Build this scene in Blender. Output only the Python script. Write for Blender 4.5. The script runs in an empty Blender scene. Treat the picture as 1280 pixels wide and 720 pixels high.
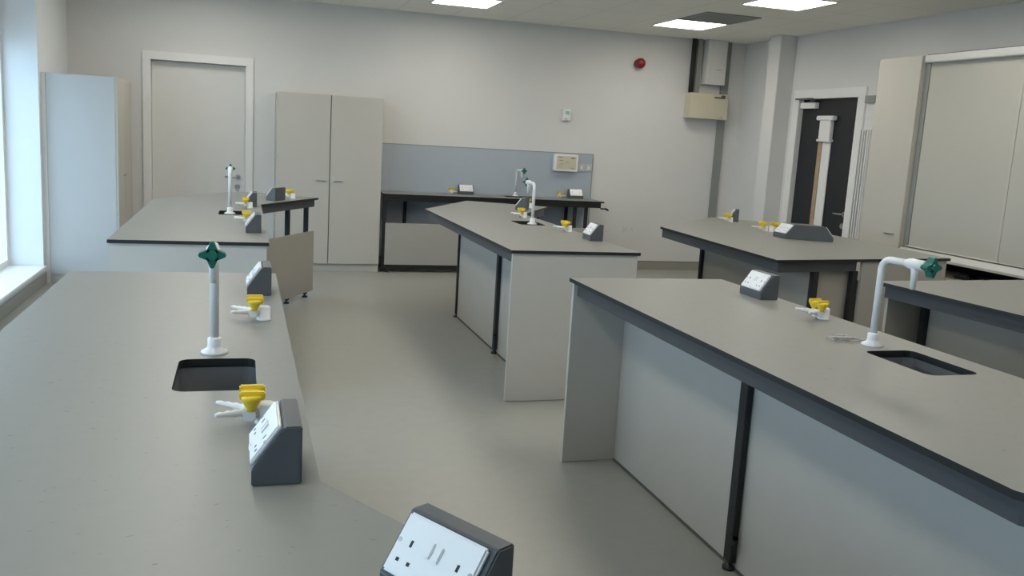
import bpy, bmesh, math
from mathutils import Vector, Matrix
PI = math.pi
C = bpy.context.scene.collection

# ------------------------------------------------------------------ materials
def mat(name, col, rough=.5, metal=0., noise=0., nscale=8., emit=None, estr=0., spec=.5, fleck=None, bump=0.):
    m = bpy.data.materials.new(name); m.use_nodes = True
    nt = m.node_tree; b = nt.nodes['Principled BSDF']
    b.inputs['Base Color'].default_value = (*col, 1)
    b.inputs['Roughness'].default_value = rough
    b.inputs['Metallic'].default_value = metal
    b.inputs['Specular IOR Level'].default_value = spec
    tc = nt.nodes.new('ShaderNodeTexCoord')
    if noise > 0:
        n = nt.nodes.new('ShaderNodeTexNoise'); n.inputs['Scale'].default_value = nscale; n.inputs['Detail'].default_value = 4
        nt.links.new(tc.outputs['Object'], n.inputs['Vector'])
        r = nt.nodes.new('ShaderNodeValToRGB')
        r.color_ramp.elements[0].position = .3; r.color_ramp.elements[1].position = .7
        r.color_ramp.elements[0].color = (*[max(0, c*(1-noise)) for c in col], 1)
        r.color_ramp.elements[1].color = (*[min(1, c*(1+noise)) for c in col], 1)
        nt.links.new(n.outputs['Fac'], r.inputs['Fac'])
        out = r.outputs['Color']
        if fleck:
            v = nt.nodes.new('ShaderNodeTexNoise'); v.inputs['Scale'].default_value = fleck[1]; v.inputs['Detail'].default_value = 1
            mp = nt.nodes.new('ShaderNodeMapping'); mp.inputs['Scale'].default_value = (1, 2.2, 1)
            nt.links.new(tc.outputs['Object'], mp.inputs['Vector']); nt.links.new(mp.outputs['Vector'], v.inputs['Vector'])
            rr = nt.nodes.new('ShaderNodeValToRGB'); rr.color_ramp.elements[0].position = .72; rr.color_ramp.elements[1].position = .76
            nt.links.new(v.outputs['Fac'], rr.inputs['Fac'])
            mx = nt.nodes.new('ShaderNodeMixRGB'); mx.inputs['Color2'].default_value = (*fleck[0], 1)
            nt.links.new(rr.outputs['Color'], mx.inputs['Fac']); nt.links.new(out, mx.inputs['Color1'])
            out = mx.outputs['Color']
        nt.links.new(out, b.inputs['Base Color'])
        if bump:
            bp = nt.nodes.new('ShaderNodeBump'); bp.inputs['Strength'].default_value = bump; bp.inputs['Distance'].default_value = .002
            nt.links.new(n.outputs['Fac'], bp.inputs['Height']); nt.links.new(bp.outputs['Normal'], b.inputs['Normal'])
    if emit:
        b.inputs['Emission Color'].default_value = (*emit, 1); b.inputs['Emission Strength'].default_value = estr
    return m

WALL = mat('wall_paint', (.665, .655, .64), .85, noise=.012, nscale=3)
REVEAL = mat('reveal_paint', (.74, .76, .77), .7, noise=.01)
CEILM = None
FLOOR = mat('vinyl_floor', (.335, .333, .302), .34, noise=.03, nscale=14, fleck=((.29, .29, .27), 60), spec=.45)
SKIRT = mat('vinyl_cove', (.30, .29, .26), .45, noise=.02)
TOPM = mat('worktop_laminate', (.225, .225, .208), .40, noise=.02, nscale=25, fleck=((.14, .14, .13), 42), spec=.5)
BLACK = mat('black_core_edge', (.012, .012, .013), .45, noise=.05)
APRON = mat('slate_steel', (.060, .064, .072), .45, noise=.04)
POST = mat('black_steel', (.016, .016, .017), .6, noise=.04)
PANEL = mat('light_grey_board', (.50, .485, .455), .5, noise=.015)
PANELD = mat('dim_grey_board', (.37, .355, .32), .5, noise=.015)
CUPB = mat('cupboard_board', (.49, .462, .412), .5, noise=.012)
CUPW = mat('cupboard_white', (.47, .465, .455), .45, noise=.012)
DOORW = mat('door_paint', (.67, .655, .63), .55, noise=.01)
FRAMEW = mat('frame_gloss', (.76, .745, .73), .35, noise=.01)
GAP = mat('gap_dark', (.10, .095, .085), .7, noise=.02)
PLW = mat('white_plastic', (.80, .79, .79), .3, noise=.01)
CREAM = mat('cream_enamel', (.60, .55, .42), .4, noise=.015)
GREYBOX = mat('slate_grey_box', (.085, .09, .098), .42, noise=.03)
DARKHOLE = mat('socket_hole', (.01, .01, .01), .6, noise=.05)
YEL = mat('yellow_knob', (.80, .56, .03), .35, noise=.03)
GRN = mat('green_knob', (.005, .13, .10), .3, noise=.03)
SINKM = mat('sink_resin', (.15, .155, .165), .4, noise=.05)
BLUE = mat('blue_splashback', (.41, .455, .51), .4, noise=.012)
CHROME = mat('brushed_metal', (.45, .45, .46), .3, metal=.9, noise=.03)
STRIP = mat('grey_trunking', (.25, .26, .24), .5, noise=.03)
RED = mat('red_sounder', (.22, .008, .015), .3, noise=.04)
GREENI = mat('green_indicator', (.25, .62, .45), .4, noise=.03)
NAVY = mat('dark_door_face', (.008, .009, .013), .45, noise=.05)
WOOD = mat('oak_strip', (.40, .28, .17), .5, noise=.12, nscale=20)
BOARD = mat('whiteboard_face', (.46, .445, .395), .28, noise=.008)
ALU = mat('aluminium_rail', (.62, .62, .61), .3, metal=.35, noise=.01)
LAMP = mat('lamp_diffuser', (.9, .9, .9), .5, emit=(1., .95, .845), estr=12.6)
GROUND = mat('outside_paving', (.4, .4, .4), .9, noise=.08)
LABEL = mat('printed_label', (.75, .74, .8), .4, noise=.02)

def ceiling_mat():
    m = bpy.data.materials.new('ceiling_tiles'); m.use_nodes = True
    nt = m.node_tree; b = nt.nodes['Principled BSDF']; b.inputs['Roughness'].default_value = .9
    tc = nt.nodes.new('ShaderNodeTexCoord')
    sx = nt.nodes.new('ShaderNodeSeparateXYZ'); nt.links.new(tc.outputs['Object'], sx.inputs[0])
    outs = []
    for ax, off in (('X', .25), ('Y', .06)):
        a = nt.nodes.new('ShaderNodeMath'); a.operation = 'ADD'; a.inputs[1].default_value = off+60
        nt.links.new(sx.outputs[ax], a.inputs[0])
        mo = nt.nodes.new('ShaderNodeMath'); mo.operation = 'MODULO'; mo.inputs[1].default_value = .6
        nt.links.new(a.outputs[0], mo.inputs[0])
        lt = nt.nodes.new('ShaderNodeMath'); lt.operation = 'LESS_THAN'; lt.inputs[1].default_value = .018
        nt.links.new(mo.outputs[0], lt.inputs[0]); outs.append(lt)
    mxx = nt.nodes.new('ShaderNodeMath'); mxx.operation = 'MAXIMUM'
    nt.links.new(outs[0].outputs[0], mxx.inputs[0]); nt.links.new(outs[1].outputs[0], mxx.inputs[1])
    n = nt.nodes.new('ShaderNodeTexNoise'); n.inputs['Scale'].default_value = 90
    nt.links.new(tc.outputs['Object'], n.inputs['Vector'])
    r = nt.nodes.new('ShaderNodeValToRGB')
    r.color_ramp.elements[0].color = (.82, .81, .745, 1); r.color_ramp.elements[1].color = (.87, .86, .79, 1)
    nt.links.new(n.outputs['Fac'], r.inputs['Fac'])
    mx = nt.nodes.new('ShaderNodeMixRGB'); mx.inputs['Color2'].default_value = (.75, .74, .68, 1)
    nt.links.new(mxx.outputs[0], mx.inputs['Fac']); nt.links.new(r.outputs['Color'], mx.inputs['Color1'])
    nt.links.new(mx.outputs['Color'], b.inputs['Base Color'])
    return m
CEILM = ceiling_mat()

def glass_mat():
    m = bpy.data.materials.new('window_glass'); m.use_nodes = True
    nt = m.node_tree; nt.nodes.clear()
    o = nt.nodes.new('ShaderNodeOutputMaterial'); t = nt.nodes.new('ShaderNodeBsdfTransparent')
    t.inputs['Color'].default_value = (.93, .97, 1, 1)
    g = nt.nodes.new('ShaderNodeBsdfGlossy'); g.inputs['Roughness'].default_value = .02
    mx = nt.nodes.new('ShaderNodeMixShader'); mx.inputs['Fac'].default_value = .07
    nt.links.new(t.outputs[0], mx.inputs[1]); nt.links.new(g.outputs[0], mx.inputs[2]); nt.links.new(mx.outputs[0], o.inputs[0])
    return m
GLASS = glass_mat()

# ------------------------------------------------------------------ mesh helpers
class MB:
    def __init__(s): s.bm = bmesh.new(); s.mats = []
    def mi(s, m):
        if m is None: return 0
        if m not in s.mats: s.mats.append(m)
        return s.mats.index(m)
    def box(s, x0, x1, y0, y1, z0, z1, m=None, bev=0.):
        b = s.bm; k = s.mi(m)
        v = [b.verts.new((x, y, z)) for z in (z0, z1) for y in (y0, y1) for x in (x0, x1)]
        fs = [b.faces.new([v[i] for i in q]) for q in ((0, 2, 3, 1), (4, 5, 7, 6), (0, 1, 5, 4), (2, 6, 7, 3), (0, 4, 6, 2), (1, 3, 7, 5))]
        for f in fs: f.material_index = k
        if bev > 0:
            es = list({e for f in fs for e in f.edges})
            r = bmesh.ops.bevel(b, geom=es, offset=bev, segments=2, affect='EDGES', clamp_overlap=True)
            for f in r['faces']: f.material_index = k
        return s
    def prism(s, pts, axis, a, b_, m=None):
        """pts 2D polygon extruded along axis from a to b_"""
        k = s.mi(m)
        def P(p, t):
            return {'x': (t, p[0], p[1]), 'y': (p[0], t, p[1]), 'z': (p[0], p[1], t)}[axis]
        A = [s.bm.verts.new(P(p, a)) for p in pts]; B = [s.bm.verts.new(P(p, b_)) for p in pts]
        fs = [s.bm.faces.new(A[::-1]), s.bm.faces.new(B)]
        n = len(pts)
        for i in range(n): fs.append(s.bm.faces.new((A[i], A[(i+1) % n], B[(i+1) % n], B[i])))
        for f in fs: f.material_index = k
        return s
    def tube(s, path, rad, m=None, seg=16, caps=True):
        k = s.mi(m); path = [Vector(p) for p in path]
        if not hasattr(rad, '__len__'): rad = [rad]*len(path)
        rings = []; up = None
        for i, p in enumerate(path):
            d = (path[min(i+1, len(path)-1)]-path[max(i-1, 0)])
            if d.length < 1e-9: d = Vector((0, 0, 1))
            d.normalize()
            if up is None:
                up = Vector((1, 0, 0)) if abs(d.x) < .9 else Vector((0, 1, 0))
            a = (up-d*up.dot(d)).normalized(); up = a; b = d.cross(a)
            rings.append([s.bm.verts.new(p+rad[i]*(math.cos(t)*a+math.sin(t)*b)) for t in [2*PI*j/seg for j in range(seg)]])
        for i in range(len(rings)-1):
            for j in range(seg):
                f = s.bm.faces.new((rings[i][j], rings[i][(j+1) % seg], rings[i+1][(j+1) % seg], rings[i+1][j])); f.material_index = k; f.smooth = True
        if caps:
            for r in (rings[0][::-1], rings[-1]):
                f = s.bm.faces.new(r); f.material_index = k
        return s
    def lathe(s, prof, m=None, cx=0, cy=0, seg=20):
        """prof list of (r,z) bottom to top"""
        k = s.mi(m); rings = []
        for r, z in prof:
            rings.append([s.bm.verts.new((cx+max(r, 1e-4)*math.cos(2*PI*j/seg), cy+max(r, 1e-4)*math.sin(2*PI*j/seg), z)) for j in range(seg)])
        for i in range(len(rings)-1):
            for j in range(seg):
                f = s.bm.faces.new((rings[i][j], rings[i][(j+1) % seg], rings[i+1][(j+1) % seg], rings[i+1][j])); f.material_index = k; f.smooth = True
        f = s.bm.faces.new(rings[0][::-1]); f.material_index = k
        f = s.bm.faces.new(rings[-1]); f.material_index = k
        return s
    def xf(s, M): bmesh.ops.transform(s.bm, matrix=M, verts=s.bm.verts); return s
    def build(s, name, m=None, parent=None):
        if m is not None and not s.mats: s.mats = [m]
        bmesh.ops.recalc_face_normals(s.bm, faces=s.bm.faces)
        me = bpy.data.meshes.new(name); s.bm.to_mesh(me); s.bm.free()
        for q in s.mats: me.materials.append(q)
        o = bpy.data.objects.new(name, me); C.objects.link(o)
        if parent: o.parent = parent
        return o

def tag(o, label=None, cat=None, group=None, kind=None):
    if label: o['label'] = label
    if cat: o['category'] = cat
    if group: o['group'] = group
    if kind: o['kind'] = kind
    return o
def thing(name, label, cat, loc=(0, 0, 0), rz=0, group=None):
    o = bpy.data.objects.new(name, None); C.objects.link(o); o.empty_display_size = .1
    o.location = loc; o.rotation_euler = (0, 0, rz)
    return tag(o, label, cat, group)
def struct(o, label=None): o['kind'] = 'structure'; return tag(o, label)
def dup(root, loc, rz, label, group=None):
    r = root.copy(); C.objects.link(r); r.location = loc; r.rotation_euler = (0, 0, rz); r['label'] = label
    if group: r['group'] = group
    for ch in list(root.children):
        c = ch.copy(); C.objects.link(c); c.parent = r
        for g in list(ch.children):
            d = g.copy(); C.objects.link(d); d.parent = c
    return r

# ------------------------------------------------------------------ dimensions (metres)
XL, XR = -1.65, 5.80
YN, YB = -2.4, 9.87
ZC = 2.764
H = .88            # island worktop height

# ------------------------------------------------------------------ room shell
mb = MB(); mb.box(XL-.4, XR+.3, YN-.2, YB+.3, -.1, 0, FLOOR); struct(mb.build('floor'), 'pale grey-green vinyl floor')
mb = MB(); mb.box(XL-.6, XR+.3, YN-.2, YB+.3, ZC, ZC+.15, CEILM); struct(mb.build('ceiling'), 'suspended ceiling of square tiles')
# back wall with a door recess
DX0, DX1, DZ = -.905, .035, 2.075
mb = MB()
mb.box(XL-.4, DX0, YB, YB+.2, 0, ZC, WALL); mb.box(DX1, XR+.2, YB, YB+.2, 0, ZC, WALL)
mb.box(DX0, DX1, YB, YB+.2, DZ, ZC, WALL); mb.box(DX0, DX1, YB+.13, YB+.2, 0, DZ, WALL)
struct(mb.build('wall_back'), 'plain off-white back wall')
# right wall with a door recess
RY0, RY1, RZ = 7.62, 8.63, 2.095
mb = MB()
mb.box(XR, XR+.2, YN, RY0, 0, ZC, WALL); mb.box(XR, XR+.2, RY1, YB, 0, ZC, WALL)
mb.box(XR, XR+.2, RY0, RY1, RZ, ZC, WALL); mb.box(XR+.12, XR+.2, RY0, RY1, 0, RZ, WALL)
struct(mb.build('wall_right'), 'off-white right wall')
mb = MB(); mb.box(XL-.4, XR+.2, YN-.2, YN, 0, ZC, WALL); struct(mb.build('wall_front'))
# left wall with deep window recesses
WY = [(-1.9, 1.1), (1.7, 4.7), (5.3, 8.50)]
SZ, WT = .17, 2.70
XO = XL-.275         # outer plane of the recess, where the frames stand
mb = MB()
edges = [YN]+[v for p in WY for v in p]+[YB]
for i in range(0, len(edges), 2): mb.box(XL-.4, XL, edges[i], edges[i+1], 0, ZC, REVEAL)
for a, b in WY:
    mb.box(XL-.4, XL, a, b, 0, SZ-.03, WALL); mb.box(XL-.4, XL, a, b, WT, ZC, REVEAL)
    mb.box(XO-.06, XO-.02, a, b, 2.12, WT, REVEAL)
struct(mb.build('wall_left'), 'window wall with deep white reveals')
for i, (a, b) in enumerate(WY):
    w = bpy.data.objects.new('window_%d' % (i+1), None); C.objects.link(w); w.location = (XO, (a+b)/2, SZ); struct(w, 'tall window in a deep white reveal')
    L = (b-a)/2
    fr = MB()
    fr.box(-.05, .01, -L, L, .0, .055, FRAMEW); fr.box(-.05, .01, -L, L, 1.89, 1.95, FRAMEW)
    for yy in (-L, -L+1.0-.03, L-1.0-.03, L-.06): fr.box(-.05, .01, yy, yy+.06, .055, 1.89, FRAMEW)
    fr.build('window_frame', None, w)
    g = MB(); g.box(-.025, -.019, -L+.06, L-.06, .055, 1.89, GLASS); g.build('pane', None, w)
    sl = MB(); sl.box(-.05, .30, -L+.002, L-.002, -.03, 0, FRAMEW, .004); sl.build('window_sill', None, w)
# coved skirting
mb = MB()
for a, b in ((XL, DX0-.06), (DX1+.07, XR)): mb.box(a, b, YB-.006, YB, 0, .1, SKIRT); mb.box(a, b, YB-.008, YB, .1, .106, GAP)
struct(mb.build('baseboard_back'))
mb = MB(); mb.box(XR-.006, XR, 8.74, YB-.01, 0, .1, SKIRT); mb.box(XR-.006, XR, YN, 7.36, 0, .1, SKIRT); struct(mb.build('baseboard_right'))
mb = MB(); mb.box(XL, XL+.006, YN, YB-.01, 0, .1, SKIRT); struct(mb.build('baseboard_left'))
# column against the right wall
mb = MB(); mb.box(5.60, XR, 8.80, 9.03, 0, ZC, WALL, .004); struct(mb.build('trim_1'), 'square boxed-in column on the right wall')
mb = MB(); mb.box(-40, XL-1, -30, 40, -.6, -.5, GROUND); struct(mb.build('ground_outside'), 'pale paving outside the windows')

# door 1, pale flush door in the back wall
d = bpy.data.objects.new('door_1', None); C.objects.link(d); d.location = ((DX0+DX1)/2, YB, 0); struct(d, 'pale flush door with white frame in the back wall')
hw = (DX1-DX0)/2
mb = MB()
mb.box(-hw-.065, -hw+.012, -.022, .12, 0, DZ-.01, FRAMEW, .003); mb.box(hw-.012, hw+.065, -.022, .12, 0, DZ-.01, FRAMEW, .003)
mb.box(-hw-.065, hw+.065, -.022, .12, DZ-.012, DZ+.07, FRAMEW, .003)
mb.build('door_frame', None, d)
mb = MB(); mb.box(-hw+.014, hw-.014, .07, .115, .008, DZ-.016, DOORW, .002); leaf = mb.build('door_leaf', None, d)
mb = MB()
hx = hw-.085
mb.tube([(hx, .07, .92), (hx, .055, .92)], .026, CHROME); mb.tube([(hx, .055, .92), (hx, .02, .92), (hx-.02, .012, .92), (hx-.13, .012, .92)], .009, CHROME)
mb.build('lever_handle', None, leaf)
mb = MB(); mb.tube([(hx-.005, .07, .815), (hx-.005, .056, .815)], .026, CHROME); mb.build('lock_escutcheon', None, leaf)

# door 2, dark door in the right wall
d = bpy.data.objects.new('door_2', None); C.objects.link(d); d.location = (XR, (RY0+RY1)/2, 0); struct(d, 'dark door with a tall narrow vision panel in the right wall')
hw = (RY1-RY0)/2
mb = MB()
mb.box(-.02, .11, -hw-.10, -hw+.015, 0, RZ-.01, FRAMEW, .003); mb.box(-.02, .11, hw-.015, hw+.10, 0, RZ-.01, FRAMEW, .003)
mb.box(-.02, .11, -hw-.10, hw+.10, RZ-.012, RZ+.085, FRAMEW, .003)
mb.build('door_frame', None, d)
mb = MB(); mb.box(.04, .085, -hw+.017, hw-.017, .008, RZ-.014, NAVY); leaf = mb.build('door_leaf', None, d)
mb = MB(); mb.box(.025, .04, -.075, .06, .30, 1.66, FRAMEW, .004); mb.build('vision_panel', None, leaf)
mb = MB(); mb.box(.02, .04, .062, .125, .30, 1.66, WOOD, .002); mb.build('wood_bead', None, leaf)
mb = MB()
mb.box(-.01, .04, -.10, .125, 1.64, 1.665, FRAMEW, .003); mb.box(-.005, .04, -.085, .105, 1.665, 1.86, FRAMEW, .006)
mb.box(-.02, .04, -.125, .15, 1.86, 1.905, FRAMEW, .006)
mb.build('blind_cassette', None, leaf)
mb = MB(); mb.tube([(.04, -hw+.09, .92), (.0, -hw+.09, .92), (-.006, -hw+.11, .92), (-.006, -hw+.21, .92)], .009, CHROME); mb.tube([(.042, -hw+.09, .92), (.03, -hw+.09, .92)], .026, CHROME)
mb.tube([(.042, -hw+.10, .80), (.028, -hw+.10, .80)], .028, CHROME)
mb.build('lever_handle', None, leaf)
mb = MB(); mb.box(-.01, .04, hw-.30, hw-.03, 1.985, 2.045, FRAMEW, .004); cl = mb.build('door_closer', None, leaf)
mb = MB(); mb.box(-.02, -.008, hw-.28, hw-.20, 2.045, 2.062, GAP); mb.box(-.05, -.03, hw-.27, hw+.02, 2.075, 2.09, GAP); mb.box(-.05, -.008, hw-.28, hw-.262, 2.05, 2.085, GAP); mb.build('closer_arm', None, cl)

# ------------------------------------------------------------------ ceiling fittings
def ceiling_light(x, y, label, first=[]):
    if first: return dup(first[0], (x, y, ZC), 0, label)
    t = thing('ceiling_light', label, 'ceiling light', (x, y, ZC), 0, 'square ceiling light panels'); first.append(t)
    m = MB()
    for a in ((-.297, .297, -.297, -.280), (-.297, .297, .280, .297), (-.297, -.280, -.280, .280), (.280, .297, -.280, .280)): m.box(*a, -.008, 0, FRAMEW)
    m.build('frame', None, t)
    m = MB(); m.box(-.280, .280, -.280, .280, -.005, 0, LAMP); m.build('diffuser', None, t)
    return t
lights = {(4.45, 8.74): 'square lit ceiling panel near the grey air grille', (4.45, 6.94): 'square lit ceiling panel above the dark door, at the top right',
          (2.05, 8.74): 'square lit ceiling panel on the left, over the blue splashback'}
for x in (-.35, 2.05, 4.45):
    for y in (8.74, 6.94, 5.14, 3.34, 1.54):
        ceiling_light(x, y, lights.get((x, y), 'square lit ceiling panel further along the ceiling, out of the picture'))
t = thing('air_grille', 'grey square air grille in the ceiling between two lit panels', 'air vent', (4.45, 8.12, ZC))
m = MB()
for a in ((-.29, .29, -.29, -.26), (-.29, .29, .26, .29), (-.29, -.26, -.26, .26), (.26, .29, -.26, .26)): m.box(*a, -.010, 0, STRIP)
m.build('frame', None, t)
m = MB()
for i in range(12):
    y = -.25+i*.0435; m.prism([(y, -.002), (y+.006, -.002), (y+.030, -.012), (y+.024, -.012)], 'x', -.26, .26, STRIP)
m.build('louvre', None, t)
m = MB(); m.box(-.26, .26, -.26, .26, -.0015, 0, GAP); m.build('backing', None, t)

# ------------------------------------------------------------------ lab bench
W = .785; S30, C30 = .5, math.sqrt(3)/2
LS = 2.30; LA = 1.0; T15 = math.tan(PI/12)
SINK = (.495, .685, 1.42, 1.72)     # u0,u1,v0,v1
def rrect(u0, u1, v0, v1, r, n=4):
    pts = []
    for cx, cy, a0 in ((u1-r, v1-r, 0), (u0+r, v1-r, 90), (u0+r, v0+r, 180), (u1-r, v0+r, 270)):
        for i in range(n+1):
            a = math.radians(a0+90*i/n); pts.append((cx+r*math.cos(a), cy+r*math.sin(a)))
    return pts
def slab(outer, holes, z0, z1, s, name, parent):
    bm = bmesh.new(); es = []
    for loop in [outer]+holes:
        vs = [bm.verts.new((x, s*y, z0)) for x, y in loop]
        es += [bm.edges.new((vs[i], vs[(i+1) % len(vs)])) for i in range(len(vs))]
    bmesh.ops.triangle_fill(bm, use_beauty=True, use_dissolve=False, edges=es, normal=(0, 0, 1))
    r = bmesh.ops.extrude_face_region(bm, geom=list(bm.faces))
    bmesh.ops.translate(bm, verts=[e for e in r['geom'] if isinstance(e, bmesh.types.BMVert)], vec=(0, 0, z1-z0))
    bmesh.ops.recalc_face_normals(bm, faces=bm.faces)
    for f in bm.faces: f.material_index = 0 if f.normal.z > .5 else 1
    me = bpy.data.meshes.new(name); bm.to_mesh(me); bm.free(); me.materials.append(TOPM); me.materials.append(BLACK)
    o = bpy.data.objects.new(name, me); C.objects.link(o); o.parent = parent
    return o
def bar(mb, p, q, t, z0, z1, s, m, side=1):
    """vertical board from p to q (u,v) with thickness t to the left (side=1) or right"""
    d = Vector((q[0]-p[0], q[1]-p[1])); n = Vector((-d.y, d.x)).normalized()*t*side
    pts = [(p[0], s*p[1]), (q[0], s*q[1]), (q[0]+n.x, s*(q[1]+n.y)), (p[0]+n.x, s*(p[1]+n.y))]
    mb.prism(pts, 'z', z0, z1, m); return mb
def arm(a, n):          # a = distance along the arm from the inner corner, n = offset to the inner side (negative = onto the top)
    return (W+a*S30+n*C30, LS+a*C30-n*S30)
def sink_basin(u0, u1, v0, v1, s, parent, H=H, depth=.13):
    m = MB(); bm = m.bm; m.mats = [SINKM, BLACK]
    outer = rrect(u0-.004, u1+.004, v0-.004, v1+.004, .03); inner = rrect(u0+.006, u1-.006, v0+.006, v1-.006, .03)
    z = [H-.018, H-.024, H-depth]
    r0 = [bm.verts.new((x, s*y, z[0])) for x, y in outer]; r1 = [bm.verts.new((x, s*y, z[1])) for x, y in outer]; r2 = [bm.verts.new((x, s*y, z[2])) for x, y in inner]
    n = len(outer)
    for A, B, k in ((r0, r1, 1), (r1, r2, 0)):
        for i in range(n): f = bm.faces.new((A[i], A[(i+1) % n], B[(i+1) % n], B[i])); f.material_index = k
    bm.faces.new(r2)
    o = m.build('sink_basin', None, parent)
    w = MB(); w.lathe([(.022, H-depth+.002), (.022, H-depth+.005)], CHROME, (u0+u1)/2, s*(v0+v1)/2); w.build('drain', None, o)
    return o
def lab_bench(x0, y0, s, label):
    t = thing('lab_bench', label, 'lab bench', (x0, y0, 0), 0, 'grey topped islands bent at one end')
    ov = (0, LS+W*T15)                                  # outer corner of the bend
    q = [(0, 0), (W, 0), (W, LS), arm(LA, 0), arm(LA, -W), ov]
    slab(q, [rrect(*SINK, .03)], H-.018, H, s, 'worktop', t)
    zt, zb = H-.018, H-.078
    e = .03
    sl = [(e, .03), (e, ov[1]-.0), ]
    inn = lambda a, n: arm(a, n)
    m = MB(); bar(m, (e, .035), (e, ov[1]-.008), .025, zb, zt, s, APRON, -1); m.build('apron_rail', None, t)
    a0 = arm(W*T15*-1+.035, -W+e); a1 = arm(LA-.03, -W+e)
    m = MB(); bar(m, (e, ov[1]-.008), a1, .025, zb, zt, s, APRON, -1); m.build('apron_rail', None, t)
    m = MB(); bar(m, arm(LA-.03, -W+e+.026), arm(LA-.03, -.035), .025, zb, zt, s, APRON, -1); m.build('apron_rail', None, t)
    m = MB(); bar(m, arm(.0, -.022), arm(LA-.03, -.022), .025, zb, zt, s, APRON, 1); m.build('apron_rail', None, t)
    # full end panel at the square end
    m = MB(); bar(m, (.012, .012), (W-.012, .012), .022, .004, zt, s, PANEL, 1); m.build('end_panel', None, t)
    # full height service panel behind the knee space
    k = .275
    m = MB(); bar(m, (k, .036), (k, LS+.10), .018, .012, zt, s, PANEL, -1); m.build('modesty_panel', None, t)
    m = MB(); bar(m, (k-.004, .036), (k-.004, LS+.10), .004, .0, .012, s, GAP, -1); m.build('floor_seal', None, t)
    # utility side panel
    m = MB(); bar(m, (W-.05, .036), (W-.05, LS-.02), .018, .06, .59, s, PANELD, 1); m.build('side_panel', None, t)
    m = MB(); bar(m, (W-.035, .036), (W-.035, LS-.005), .025, zb, zt, s, APRON, 1); m.build('apron_rail', None, t)
    m = MB(); bar(m, arm(.02, -.022), arm(LA-.03, -.022), .018, .06, .59, s, PANELD, 1); m.build('arm_panel', None, t)
    # posts
    def post(u, v, ang=0, w=.042, z1=zb, wu=None):
        wu = wu or w; mm = MB(); mm.box(-wu/2, wu/2, -w/2, w/2, .03, z1, POST, .002)
        mm.xf(Matrix.Translation((u, s*v, 0)) @ Matrix.Rotation(-ang*s, 4, 'Z'))
        o = mm.build('leg', None, t)
        ft = MB(); ft.lathe([(.024, 0), (.024, .012), (.010, .016), (.010, .032)], BLACK, u, s*v); ft.build('foot', None, o)
        return o
    l1 = post(k-.014, 1.14, 0, .050, zb, .024); post(k-.004, LS+.07, 0, .03, zb, .022)
    mm = MB(); mm.box(-.006, .03, -.008, .008, .0, .012, POST); mm.box(.018, .03, -.008, .008, -.02, .012, POST); mm.xf(Matrix.Translation((k-.03, s*(1.14)-.024, .135))@Matrix.Rotation(-PI/2, 4, 'Z')); mm.build('latch', None, l1)
    for a, n in ((LA-.08, -.075), (LA-.06, -W+.08), (LA-.42, -.075), (LA-.42, -W+.30)):
        u, v = arm(a, n); post(u, v, PI/6, .034)
    sink_basin(*SINK, s, t)
    return t
benches = {}
BX = {'A': (-.650, 3.83, -1), 'B': (-.650, 4.83, 1), 'N': (1.440, 3.80, -1), 'M': (1.435, 4.72, 1)}
benches['A'] = lab_bench(*BX['A'], 'long grey topped bench in the left foreground, nearest the windows')
benches['B'] = lab_bench(*BX['B'], 'grey topped bench behind the left foreground bench, in front of the pale door')
benches['N'] = lab_bench(*BX['N'], 'grey topped bench with open knee space crossing the right foreground')
benches['M'] = lab_bench(*BX['M'], 'grey topped bench with a full white end panel in the middle of the room')

# wide double benches on the right
def double_bench(label, x0, y0, poly, holes, rails, panels, legs):
    t = thing('lab_bench', label, 'lab bench', (x0, y0, 0))
    slab(poly, holes, H-.018, H, 1, 'worktop', t)
    for p, q, sd in rails:
        m = MB(); bar(m, p, q, .025, H-.080, H-.018, 1, APRON, sd); m.build('apron_rail', None, t)
    for nm, p, q, z0, z1, mm in panels:
        m = MB(); bar(m, p, q, .018, z0, z1, 1, mm, 1); m.build(nm, None, t)
    for u, v, w in legs:
        m = MB(); m.box(u-w/2, u+w/2, v-w/2, v+w/2, .02, H-.08, POST, .002); o = m.build('leg', None, t)
        f = MB(); f.lathe([(.024, 0), (.024, .012), (.012, .016), (.012, .022)], BLACK, u, v); f.build('foot', None, o)
    return t
double_bench('wide grey topped bench at the back right, in front of the dark door', 3.00, 4.52,
    [(0, 0), (1.46, .23), (1.50, 1.9), (1.50, 2.50), (1.14, 2.83), (.12, 1.80)], [],
    [((.035, .035), (.13, 1.78), -1), ((.035, .035), (.66, .135), 1), ((.15, 1.785), (1.12, 2.77), -1)],
    [('modesty_panel', (.355, .13), (.465, 1.66), .012, H-.018, PANELD), ('modesty_panel', (.36, .14), (.68, .19), .012, H-.018, PANELD), ('end_panel', (.69, .118), (1.44, .24), .004, H-.018, PANELD),
     ('side_panel', (1.44, .27), (1.46, 1.9), .06, .59, PANELD)],
    [(.345, .11, .040), (.66, .155, .040), (.436, 1.675, .030)])
double_bench('wide grey topped bench cut off by the right edge of the picture', 3.12, 3.80,
    [(0, 0), (1.40, .12), (1.45, -2.0), (.10, -2.0)], [],
    [((.035, -.03), (.125, -1.98), 1)],
    [('modesty_panel', (.275, -.06), (.375, -1.9), .012, H-.018, PANELD), ('end_panel', (.06, -.033), (1.38, .075), .004, H-.018, PANELD), ('side_panel', (1.40, .05), (1.41, -1.9), .06, .59, PANELD)],
    [(.262, -.075, .034), (.36, -1.85, .04), (1.35, -1.85, .04)])

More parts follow.
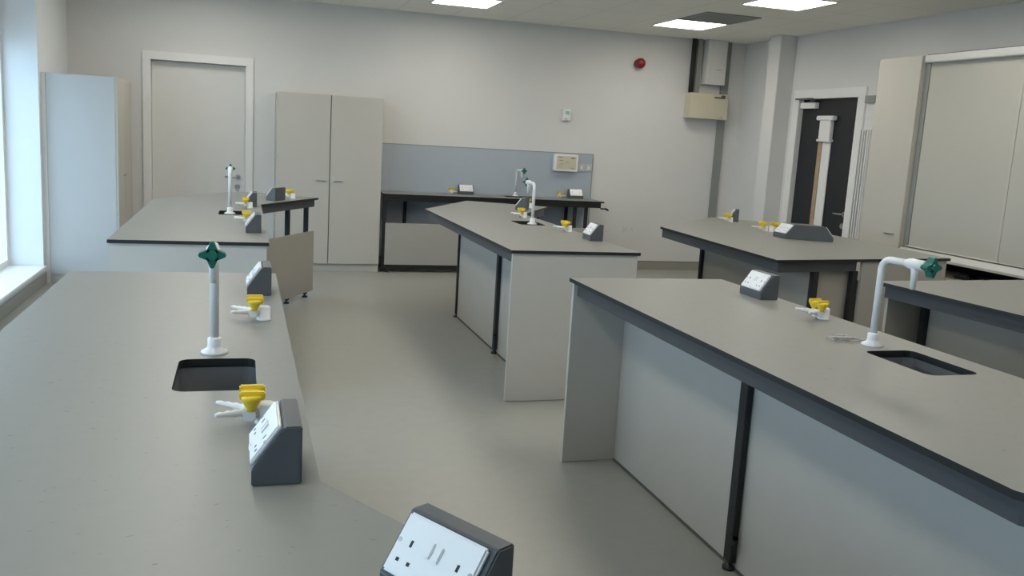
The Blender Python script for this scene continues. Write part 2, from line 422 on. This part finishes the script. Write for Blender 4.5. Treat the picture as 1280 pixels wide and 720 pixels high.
# back bench against the splashback
HB = .84
t = thing('wall_bench', 'long narrow grey topped bench along the back wall under the blue splashback', 'lab bench', (1.42, YB, 0))
L = 2.49
slab([(0, -.49), (L, -.49), (L, -.022), (0, -.022)], [rrect(1.40, 1.74, -.30, -.12, .02)], HB-.018, HB, 1, 'worktop', t)
m = MB(); m.box(0, L-.03, -.47, -.445, HB-.075, HB-.018, BLACK); m.build('apron_rail', None, t)
m = MB(); m.box(L-.055, L-.03, -.445, -.03, HB-.075, HB-.018, BLACK); m.build('apron_rail', None, t)
m = MB(); m.box(.03, L-.12, -.46, -.442, .085, .53, PANELD); m.build('low_panel', None, t)
m = MB(); m.box(.03, L-.12, -.45, -.44, .035, .082, BLACK); m.build('plinth', None, t)  # black bar stands in for the shadow strip under the low panel
m = MB(); m.box(L-.03, L+.045, -.475, -.455, HB-.088, HB-.074, BLACK); m.prism([(L+.02, HB-.088), (L+.06, HB-.105), (L+.075, HB-.098), (L+.045, HB-.074)], 'y', -.475, -.455, BLACK); m.build('end_bracket', None, t)
for u in (.022, .95, L-.86, L-.32, L-.185):
    m = MB(); m.box(u-.017, u+.017, -.435, -.40, .03, HB-.075, POST, .002); o = m.build('leg', None, t)
    f = MB(); f.lathe([(.026, 0), (.026, .014), (.012, .02), (.012, .032)], BLACK, u+.03, -.42); f.build('foot', None, o)
for u in (.3, 1.3, 2.2):
    m = MB(); m.box(u-.017, u+.017, -.07, -.036, .0, HB-.018, POST, .002); m.build('leg', None, t)
sink_basin(1.40, 1.74, -.30, -.12, 1, t, HB)
m = MB(); m.box(1.44, 3.92, YB-.012, YB-.0005, .107, 1.35, BLUE); m.box(1.44, 3.93, YB-.0135, YB-.0005, 1.35, 1.358, STRIP); m.box(3.92, 3.93, YB-.0135, YB-.0005, .107, 1.35, STRIP)
tag(m.build('splashback'), 'pale blue splashback panel fixed to the back wall above the wall bench', 'splashback')

# ------------------------------------------------------------------ socket boxes
def plate_parts(parent, org, U, V, N, Lp, Wp):
    """white twin socket plate: org = centre on the slope, U along its length, V up the slope, N outward"""
    M = Matrix((( *U, 0), (*V, 0), (*N, 0), (0, 0, 0, 1))).transposed(); M.translation = org
    m = MB(); m.box(-Lp/2, Lp/2, -Wp/2, Wp/2, 0, .009, PLW, .003); m.xf(M); p = m.build('socket_plate', None, parent)
    def at(a, b): return ((a-.5)*Lp, (.5-b)*Wp)
    z0, z1 = .0088, .0094
    for c in (.20, .80):
        m = MB()
        for a, b, w, h in ((c, .46, .0045, .0095), (c-.072, .76, .0058, .0052), (c+.072, .76, .0058, .0052)):
            x, y = at(a, b); m.box(x-w/2, x+w/2, y-h/2, y+h/2, z0, z1, DARKHOLE)
        m.xf(M); m.build('socket_outlet', None, p)
    for a in (.425, .535):
        m = MB(); x, y = at(a, .42); m.box(x-.0065, x+.0065, y-.011, y+.011, .008, .0118, PLW, .0015); m.xf(M); m.build('rocker_switch', None, p)
    for a in (.045, .955):
        m = MB(); x, y = at(a, .47); m.tube([(x, y, .0085), (x, y, .0098)], .0034, CHROME, 10); m.xf(M); m.build('screw', None, p)
    m = MB(); x, y = at(.49, .915); m.box(x-.0145, x+.0145, y-.006, y+.006, .0088, .0093, LABEL)
    m.box(x-.003, x+.003, y-.0012, y+.0012, .0092, .0095, STRIP); m.xf(M); tag(m.build('sticker', None, p), 'small printed sticker with a faint mark')
def socket_box(label, loc, rz):
    if SB: return dup(SB[0], loc, rz, label)
    t = thing('socket_box', label, 'socket box', loc, rz, 'wedge shaped bench socket boxes'); SB.append(t)
    P = [(-.0425, 0), (-.0425, .030), (.0125, .105), (.0425, .105), (.0425, 0)]
    m = MB(); m.prism(P, 'y', -.085, .085, GREYBOX)
    bmesh.ops.bevel(m.bm, geom=list(m.bm.edges), offset=.0025, segments=2, affect='EDGES')
    m.build('housing', None, t)
    V = Vector((.055, 0, .075)).normalized(); U = Vector((0, -1, 0)); N = U.cross(V)
    plate_parts(t, Vector((-.015, 0, .0675)), U, V, N, .150, .084)
    return t
SB = []
def wpos(b, u, v):
    x, y, s = BX[b]; return (x+u, y+s*v, H)
def arot(b): return -PI/6*BX[b][2]          # long axis turned with the arm
ap = arm(.455, -.076-.0425)
socket_box('foreground wedge shaped socket box with a white twin socket, cut by the bottom edge', wpos('A', *ap), arot('A'))
socket_box('wedge socket box at the right edge of the left bench, beside a gas tap', wpos('A', .710, 2.225), 0)
socket_box('wedge socket box at the far end of the left foreground bench', wpos('A', .710, .435), 0)
socket_box('wedge socket box nearest the square end of the bench in front of the pale door', wpos('B', .710, .50), 0)
socket_box('wedge socket box past the sink of the bench in front of the pale door', wpos('B', .710, 2.15), 0)
socket_box('slate box seen from behind on the bent arm, beside the tall cupboard', wpos('B', *ap), arot('B'))
socket_box('wedge socket box at the near end of the middle bench', wpos('M', .720, .60), -.08)
socket_box('wedge socket box behind the tap on the middle bench', wpos('M', *ap), arot('M'))
socket_box('wedge socket box at the far end of the right foreground bench', wpos('N', .705, .455), 0)
socket_box('wedge socket box on the right foreground bench, past its sink', wpos('N', .710, 2.225), 0)
socket_box('small socket box at the far edge of the wide bench near the column', (4.17, 7.02, H), -PI/6)
socket_box('socket box standing left of the sink on the wall bench', (2.39, 9.76, HB), PI/2)
socket_box('socket box standing right of the sink on the wall bench', (3.70, 9.76, HB), PI/2)
# double sided box
t = thing('double_socket_box', 'long slate socket box with sloping ends on the wide back right bench', 'socket box', (3.965, 5.68, H), 0)
m = MB(); m.prism([(-.150, 0), (-.150, .030), (-.095, .108), (.095, .108), (.150, .030), (.150, 0)], 'y', -.085, .085, GREYBOX)
for v in m.bm.verts: v.co.y -= .50*v.co.x
bmesh.ops.bevel(m.bm, geom=list(m.bm.edges), offset=.0025, segments=2, affect='EDGES'); m.build('housing', None, t)
V = Vector((.055, -.0275, .078)).normalized(); U = Vector((0, -1, 0)); N = U.cross(V).normalized(); plate_parts(t, Vector((-.1225, .061, .069)), U, V, N, .150, .084)
V = Vector((-.055, .0275, .078)).normalized(); U = Vector((0, 1, 0)); N = U.cross(V).normalized(); plate_parts(t, Vector((.1225, -.061, .069)), U, V, N, .150, .084)

# ------------------------------------------------------------------ gas taps
GT = []
def gas_tap(label, loc, rz):
    if GT: return dup(GT[0], loc, rz, label)
    t = thing('gas_tap', label, 'gas tap', loc, rz, 'white gas taps with yellow levers'); GT.append(t)
    m = MB(); m.lathe([(.023, 0), (.023, .004), (.020, .006), (.020, .040), (.017, .044), (.001, .045)], PLW, .0, 0)
    m.tube([(0, 0, .026), (-.050, 0, .026)], [.016, .013], PLW); m.tube([(-.034, -.026, .026), (-.034, .026, .026)], [.013, .013], PLW)
    m.build('body', None, t)
    for sg in (-1, 1):
        m = MB(); a = Vector((-.038, sg*.012, .028)); b = Vector((-.100, sg*.044, .034))
        pts, rd = [a], [.010]
        for i in range(1, 9):
            pts.append(a.lerp(b, i/8)); rd.append(.0088-.0006*i+(.0012 if i % 2 else -.0006))
        m.tube(pts, rd, PLW, 12); m.build('hose_nozzle', None, t)
        m = MB(); c = (-.030, sg*.024)
        m.lathe([(.009, .034), (.009, .040), (.014, .046), (.021, .060), (.022, .066), (.017, .068)], YEL, *c, 14)
        m.box(c[0]-.024, c[0]+.028, c[1]-.0075, c[1]+.0075, .058, .076, YEL, .003); m.build('lever_knob', None, t)
    return t
gas_tap('gas tap half hidden behind the nearer wedge socket box of the left foreground bench', wpos('A', .700, 1.965), 0)
gas_tap('white gas tap with yellow levers beyond the sink of the left foreground bench', wpos('A', .718, .93), 0)
gas_tap('gas tap beside the nearer wedge socket box of the bench before the pale door', wpos('B', .700, .93), 0)
gas_tap('gas tap past the sink of the bench in front of the pale door', wpos('B', .700, 1.96), 0)
gas_tap('gas tap at the tip of the bent arm before the tall cupboard', wpos('B', *arm(.72, -.10)), arot('B'))
gas_tap('gas tap between the white tap and the near socket box of the middle bench', wpos('M', .715, 1.03), 0)
gas_tap('gas tap beyond the sink of the middle bench, before the arm socket box', wpos('M', .690, 1.98), 0)
gas_tap('gas tap at the tip of the bent arm of the middle bench', wpos('M', *arm(.72, -.10)), arot('M'))
gas_tap('gas tap between the socket box and white tap on the right foreground bench', wpos('N', .700, .925), 0)
gas_tap('gas tap past the sink of the right foreground bench, at the picture edge', wpos('N', .755, 1.945), 0)
gas_tap('left-facing gas tap behind the long slate socket box on the wide bench', (3.965, 6.18, H), .0)
gas_tap('right-facing gas tap behind the long slate socket box on the wide bench', (4.012, 6.165, H), PI)
gas_tap('gas tap beside the small socket box at the far edge of the wide bench', (4.06, 6.88, H), 0)
gas_tap('gas tap left of the left socket box on the wall bench', (2.22, 9.76, HB), PI/2)
gas_tap('gas tap right of the sink on the wall bench', (3.50, 9.76, HB), PI/2)

# ------------------------------------------------------------------ water taps
WTP = []
def water_tap(label, loc, rz):       # neck points to local -Y
    if WTP: return dup(WTP[0], loc, rz, label)
    t = thing('lab_water_tap', label, 'water tap', loc, rz, 'white swan neck laboratory taps'); WTP.append(t)
    m = MB(); m.lathe([(.036, 0), (.035, .006), (.020, .014), (.018, .022), (.018, .040), (.013, .044)], PLW); m.build('base_flange', None, t)
    path = [(0, 0, .03), (0, 0, .26)]+[(0, -.035+.035*math.cos(a), .26+.035*math.sin(a)) for a in [PI/2*i/6 for i in range(1, 7)]]+[(0, -.105, .295)]
    m = MB(); m.tube(path, .0115, PLW, 18); m.build('neck', None, t)
    m = MB(); m.tube([(0, -.095, .295), (0, -.105, .295), (0, -.120, .295), (0, -.175, .295)], [.0115, .015, .018, .017], PLW); m.tube([(0, -.135, .292), (0, -.135, .265), (0, -.135, .215)], [.015, .011, .008], PLW); m.build('spout', None, t)
    m = MB(); m.tube([(0, -.172, .295), (0, -.215, .295)], [.014, .012], GRN)
    for k in range(4):
        a = PI/2*k; dx, dz = math.cos(a), math.sin(a); px, pz = -dz, dx
        pts = [(dx*.006+px*.015, .295+dz*.006+pz*.015), (dx*.030+px*.005, .295+dz*.030+pz*.005), (dx*.033, .295+dz*.033), (dx*.030-px*.005, .295+dz*.030-pz*.005), (dx*.006-px*.015, .295+dz*.006-pz*.015)]
        m.prism(pts, 'y', -.182, -.208, GRN)
    m.build('cross_handle', None, t)
    return t
water_tap('white swan neck tap with green cross handle on the left foreground bench', wpos('A', .580, 1.355), 0)
water_tap('white swan neck tap with green handle on the right foreground bench', wpos('N', .590, 1.345), .12)
water_tap('slim white tap on the bench in front of the pale door', wpos('B', .568, 1.50), PI+.0)
water_tap('white swan neck tap rising from the middle bench', wpos('M', .600, 1.50), PI-.0)
water_tap('white tap at the back bench against the blue splashback', (2.98, 9.79, HB), .15)

# sink plug chain on the right foreground bench
m = MB()
pts = []
for i in range(70):
    a = i*.36; r = .044-.0003*i; pts.append((r*1.1*math.cos(a)+.016*math.sin(i*.11), r*.62*math.sin(a)+.012*math.cos(i*.17), .003+.011*abs(math.sin(i*.23))))
pts += [(.075, -.01, .003), (.10, -.022, .003)]
m.tube(pts, .0018, CHROME, 6)
o = m.build('sink_chain'); o.location = (1.96, 2.53, H+.001)
tag(o, 'small silvery coiled chain lying beside the tap of the right foreground bench', 'chain')

# ------------------------------------------------------------------ cupboards
def cupboard(label, x0, x1, yf, yb, z1, loc_rot=None, matb=CUPB):
    t = thing('tall_cupboard', label, 'cupboard', (0, 0, 0)); return t
t = thing('tall_cupboard', 'tall grey two door cupboard standing left of the wall bench', 'cupboard', (.32, 9.40, 0))
w, h, dp = 1.07, 1.815, .465
m = MB(); m.box(0, w, .02, dp, .08, h, CUPB, .002); m.build('carcass', None, t)
m = MB(); m.box(.004, w-.004, .03, dp, 0, .08, CUPB); m.box(.002, w-.002, .028, .032, .078, .083, GAP); m.build('plinth', None, t)
m = MB(); m.box(.531, .541, .012, .021, .085, h-.003, GAP); m.build('door_gap', None, t)
for a, b, hx in ((.003, .532, .445), (.540, w-.003, .63)):
    m = MB(); m.box(a, b, 0, .019, .086, h-.004, CUPB, .002); dr = m.build('door', None, t)
    m = MB(); m.box(hx-.048, hx+.048, -.012, -.004, .942, .952, CHROME); m.box(hx-.048, hx-.042, -.006, .002, .942, .952, CHROME); m.box(hx+.042, hx+.048, -.006, .002, .942, .952, CHROME); m.build('handle', None, dr)
    if a < .1:
        for zz in (1.16, 1.72):
            m = MB(); m.box(a-.006, a+.010, -.004, .003, zz, zz+.03, CHROME); m.build('hinge', None, dr)
t = thing('tall_cupboard', 'tall pale cupboard seen side on in the left corner beside the window', 'cupboard', (-1.612, 8.58, 0))
w, h, dp = .545, 1.815, 1.0
m = MB(); m.box(-.0375, -.001, -.003, .03, 0, h, DOORW); m.build('added_gap_strip', None, t)  # pale strip added over the dark gap, standing in for lit wall
m = MB(); m.box(0, w, 0, dp, .08, h, CUPW, .002); m.build('carcass', None, t)
m = MB(); m.box(.0, w-.03, .01, dp-.01, 0, .08, CUPW); m.build('plinth', None, t)
for a, b, hy in ((.004, .497, .44), (.503, dp-.004, .56)):
    m = MB(); m.box(w, w+.019, a, b, .086, h-.003, CUPB, .002); dr = m.build('door', None, t)
    m = MB(); m.box(w+.019, w+.032, hy-.05, hy+.05, .945, .955, CHROME); m.build('handle', None, dr)

# ------------------------------------------------------------------ storage wall with whiteboard
XW = 5.30
t = thing('tall_cupboard', 'narrow tall beige cupboard between the dark door and the whiteboard', 'cupboard', (XW, 6.24, 0))
m = MB(); m.box(.02, XR-XW-.001, 0, .52, .06, 2.35, CUPB, .002); m.build('carcass', None, t)
m = MB(); m.box(.03, XR-XW-.001, .004, .516, 0, .06, CUPB); m.build('plinth', None, t)
m = MB(); m.box(0, .019, .003, .517, .065, 2.342, CUPB, .002); dr = m.build('door', None, t)
m = MB(); m.box(-.010, -.004, .08, .20, .868, .876, CHROME); m.box(-.006, .002, .08, .086, .868, .876, CHROME); m.box(-.006, .002, .194, .20, .868, .876, CHROME); m.build('handle', None, dr)
t = thing('whiteboard', 'large wall whiteboard of sliding panels with an aluminium rail and pen tray', 'whiteboard', (XW, 6.235, 0))
LW = 4.6
m = MB(); m.box(.07, XR-XW-.001, -LW, 0, .80, 2.35, CUPB); m.box(.04, .07, -.05, 0, .75, 2.35, STRIP); m.build('backing_frame', None, t)
m = MB(); m.box(-.01, .07, -LW, -.03, 2.285, 2.345, ALU, .006); m.box(.01, .07, -LW, -.03, 2.345, 2.352, GAP); m.build('top_rail', None, t)
m = MB(); m.prism([(.07, .80), (-.01, .785), (-.03, .74), (-.03, .722), (.07, .722)], 'y', -LW, -.03, ALU); m.build('pen_tray', None, t)
m = MB(); m.box(-.012, .068, -LW, -.03, .7865, .7915, GAP); m.build('tray_seam', None, t)
for a, b, x in ((-.05, -1.0, .045), (-1.0, -2.5, .035), (-2.5, -4.0, .045)):
    m = MB(); m.box(x, x+.02, b+.004, a-.004, .79, 2.29, BOARD, .002)
    m.build('board_panel', None, t)
    m = MB(); m.box(x-.004, x, b+.004, b+.03, .79, 2.29, CUPB); m.build('panel_edge', None, t)
t = thing('low_cabinet', 'low open storage cabinet with dark recess beneath the whiteboard', 'cabinet', (XW, 6.235, 0))
m = MB(); m.box(.03, XR-XW-.001, -LW, 0, 0, .60, CUPB); m.box(.46, XR-XW-.001, -LW, 0, .60, .72, CUPB); m.build('carcass', None, t)
m = MB(); m.box(.445, .459, -LW, 0, .602, .72, POST); m.build('recess_back', None, t)
for i in range(4):
    m = MB(); m.box(.008, .029, -.02-1.12*(i+1)+.01, -.02-1.12*i, .05, .59, CUPB, .002); m.build('door', None, t)
for (yy, ln, lab) in ((5.62, .16, 'small black tool lying in the recess under the whiteboard, nearest the wide bench'), (5.26, .3, 'long black tool lying in the recess under the whiteboard, beside the smaller one')):
    m = MB(); m.box(-.05, .05, -ln/2, ln/2, 0, .045, POST, .01); m.box(-.025, .025, -ln/2-.05, -ln/2+.01, .0, .02, POST, .006); m.build
    o = m.build('black_tool'); o.location = (5.44, yy, .601); tag(o, lab, 'tool')

# ------------------------------------------------------------------ wall fittings
def wall_thing(name, label, cat, x, z): return thing(name, label, cat, (x, YB, z))
t = wall_thing('fire_alarm_sounder', 'round dark red fire alarm sounder on the back wall', 'fire alarm', 4.41, 2.43)
Mx = Matrix.Rotation(PI/2, 4, 'X')
m = MB(); m.lathe([(.052, -.0008), (.052, .03), (.048, .034)], RED); m.xf(Mx); m.build('base', None, t)
m = MB(); m.lathe([(.050, .034), (.058, .045), (.058, .08), (.045, .1), (.02, .112), (.001, .114)], RED); m.xf(Mx); m.build('sounder', None, t)
t = wall_thing('room_sensor', 'small white sensor with a green window on the back wall', 'sensor', 3.56, 1.79)
m = MB(); m.box(-.05, .05, -.035, .0008, -.07, .065, PLW, .006); m.build('case', None, t)
m = MB(); m.box(-.022, .028, -.038, -.034, .0, .04, GREENI, .002); m.build('indicator', None, t)
m = MB(); m.box(-.028, .0, -.0365, -.034, -.05, -.043, GAP); m.build('vent_slot', None, t)
t = wall_thing('control_box', 'white control box with small print at the right of the blue splashback', 'control box', 3.575, 1.245)
m = MB(); m.box(-.145, .145, -.075, -.0135, -.10, .095, PLW, .005); m.build('case', None, t)
m = MB(); m.box(-.12, .12, -.078, -.0745, -.075, .075, CREAM); m.build('face', None, t)
m = MB()
for a, b, c, e in ((-.10, -.05, .055, .065), (.055, .10, .045, .062), (.06, .1, -.07, -.062), (-.09, -.04, .02, .028), (-.085, -.03, -.02, -.014), (-.02, .03, .0, .006), (-.09, -.05, -.045, -.04)): m.box(a, b, -.0795, -.0775, c, e, STRIP)
m.build('printed_marks', None, t)
for i, x in enumerate((3.785, 3.875)):
    m = MB(); m.box(-.043, .043, -.022, -.012, -.043, .043, mat('pale_plate%d' % i, (.52, .54, .56), .4, noise=.01), .003)
    m.box(-.012, .012, -.027, -.021, -.02, .02, PLW, .002)
    o = m.build('switch_plate'); o.location = (x, YB, 1.195); tag(o, ('left' if i == 0 else 'right')+'-hand of two pale switch plates beside the control box on the splashback', 'switch')
t = wall_thing('wall_socket', 'faint white twin socket low on the back wall right of the wall bench', 'wall socket', 4.45, .49)
m = MB(); m.box(-.073, .073, -.011, -.0005, -.043, .043, WALL, .003); m.build('socket_plate', None, t)
for c in (-.04, .04):
    m = MB()
    for x, z in ((c, .012), (c-.011, -.012), (c+.011, -.012)): m.box(x-.003, x+.003, -.012, -.0108, z-.004, z+.004, GAP)
    m.build('socket_outlet', None, t)
t = wall_thing('cream_isolator_box', 'cream metal box with a dark handle slot high on the back wall', 'electrical box', 5.29, 1.845)
m = MB(); m.box(-.25, .25, -.17, -.037, 0, .295, CREAM, .006); m.box(-.24, .20, -.04, .0008, .005, .29, CREAM); m.build('case', None, t)
m = MB(); m.box(.06, .20, -.176, -.168, .245, .262, GAP, .002); m.box(.15, .20, -.178, -.168, .262, .285, GAP); m.build('handle_slot', None, t)
m = MB(); m.box(.15, .19, -.172, -.1695, .02, .028, STRIP); m.build('maker_mark', None, t)
t = wall_thing('consumer_unit', 'pale grey electrical cabinet under the ceiling above the cream box', 'electrical cabinet', 5.355, 2.25)
m = MB(); m.box(-.12, .135, -.13, .0008, 0, ZC-2.25, DOORW, .004); m.build('case', None, t)
m = MB(); m.box(-.075, .125, -.137, -.129, .03, .21, DOORW, .003); m.box(.0, .07, -.140, -.136, .17, .176, STRIP); m.build('cover', None, t)
m = MB(); m.tube([(5.085, YB-.06, 2.14), (5.085, YB-.06, ZC)], .028, POST); tag(m.build('conduit'), 'dark vertical conduit pipe rising from the cream box to the ceiling', 'pipe')
m = MB(); m.box(5.14, 5.195, YB-.06, YB, 2.14, ZC, STRIP); tag(m.build('cable_duct'), 'slim grey cable duct between the dark conduit and the electrical cabinet', 'cable duct')
m = MB(); m.box(5.50, 5.595, YB-.035, YB-.008, 0, ZC-.001, STRIP); tag(m.build('riser_trunking'), 'tall grey riser trunking running down the back wall beside the corner', 'trunking')
t = thing('ribbed_trunking', 'tall ribbed white trunking on the right wall beside the dark door', 'trunking', (XR, 7.43, 0))
m = MB(); m.box(-.05, 0, -.075, .075, .1, 1.77, FRAMEW, .003); m.build('backplate', None, t)
m = MB()
for i in range(4): m.box(-.066, -.049, -.066+i*.036, -.050+i*.036, .1, 1.765, FRAMEW, .002)
for i in range(3): m.box(-.052, -.0495, -.050+i*.036, -.030+i*.036, .1, 1.76, GAP)
m.build('ribs', None, t)
m = MB(); m.box(-.05, 0, -.10, .06, 2.02, 2.09, STRIP, .003); m.build('top_cap', None, t)
m = MB(); m.box(-.025, 0, -.095, .055, 1.77, 2.02, WALL); m.build('upper_cover', None, t)

# ------------------------------------------------------------------ light
w = bpy.data.worlds.new('World'); bpy.context.scene.world = w; w.use_nodes = True
bg = w.node_tree.nodes['Background']; bg.inputs['Color'].default_value = (.60, .82, 1., 1); bg.inputs['Strength'].default_value = 4.9
for a, b in WY:
    l = bpy.data.lights.new('window_portal', 'AREA'); l.shape = 'RECTANGLE'; l.size = 1.9; l.size_y = b-a
    l.cycles.is_portal = True
    o = bpy.data.objects.new('window_portal', l); C.objects.link(o); o.location = (XO-.10, (a+b)/2, 1.12); o.rotation_euler = (0, -PI/2, 0)

# ------------------------------------------------------------------ camera
yaw, pit, rol = (math.radians(v) for v in (17.06737468, 9.57363686, 3.32861252))
F = 1116.2427
cy, sy, cp, sp = math.cos(yaw), math.sin(yaw), math.cos(pit), math.sin(pit)
fwd = Vector((sy*cp, cy*cp, -sp)); r = Vector((cy, -sy, 0)); u = r.cross(fwd)
c, s = math.cos(rol), math.sin(rol)
r2 = c*r+s*u; u2 = -s*r+c*u
cam = bpy.data.cameras.new('camera'); cam.sensor_width = 36; cam.lens = F*36/1280; cam.clip_start = .05
co = bpy.data.objects.new('camera', cam); C.objects.link(co)
M = Matrix((r2, u2, -fwd)).transposed().to_4x4(); M.translation = (0, 0, 1.5); co.matrix_world = M
bpy.context.scene.camera = co
vs = bpy.context.scene.view_settings
vs.view_transform = 'Standard'; vs.look = 'None'; vs.exposure = 0.0; vs.gamma = 1.0
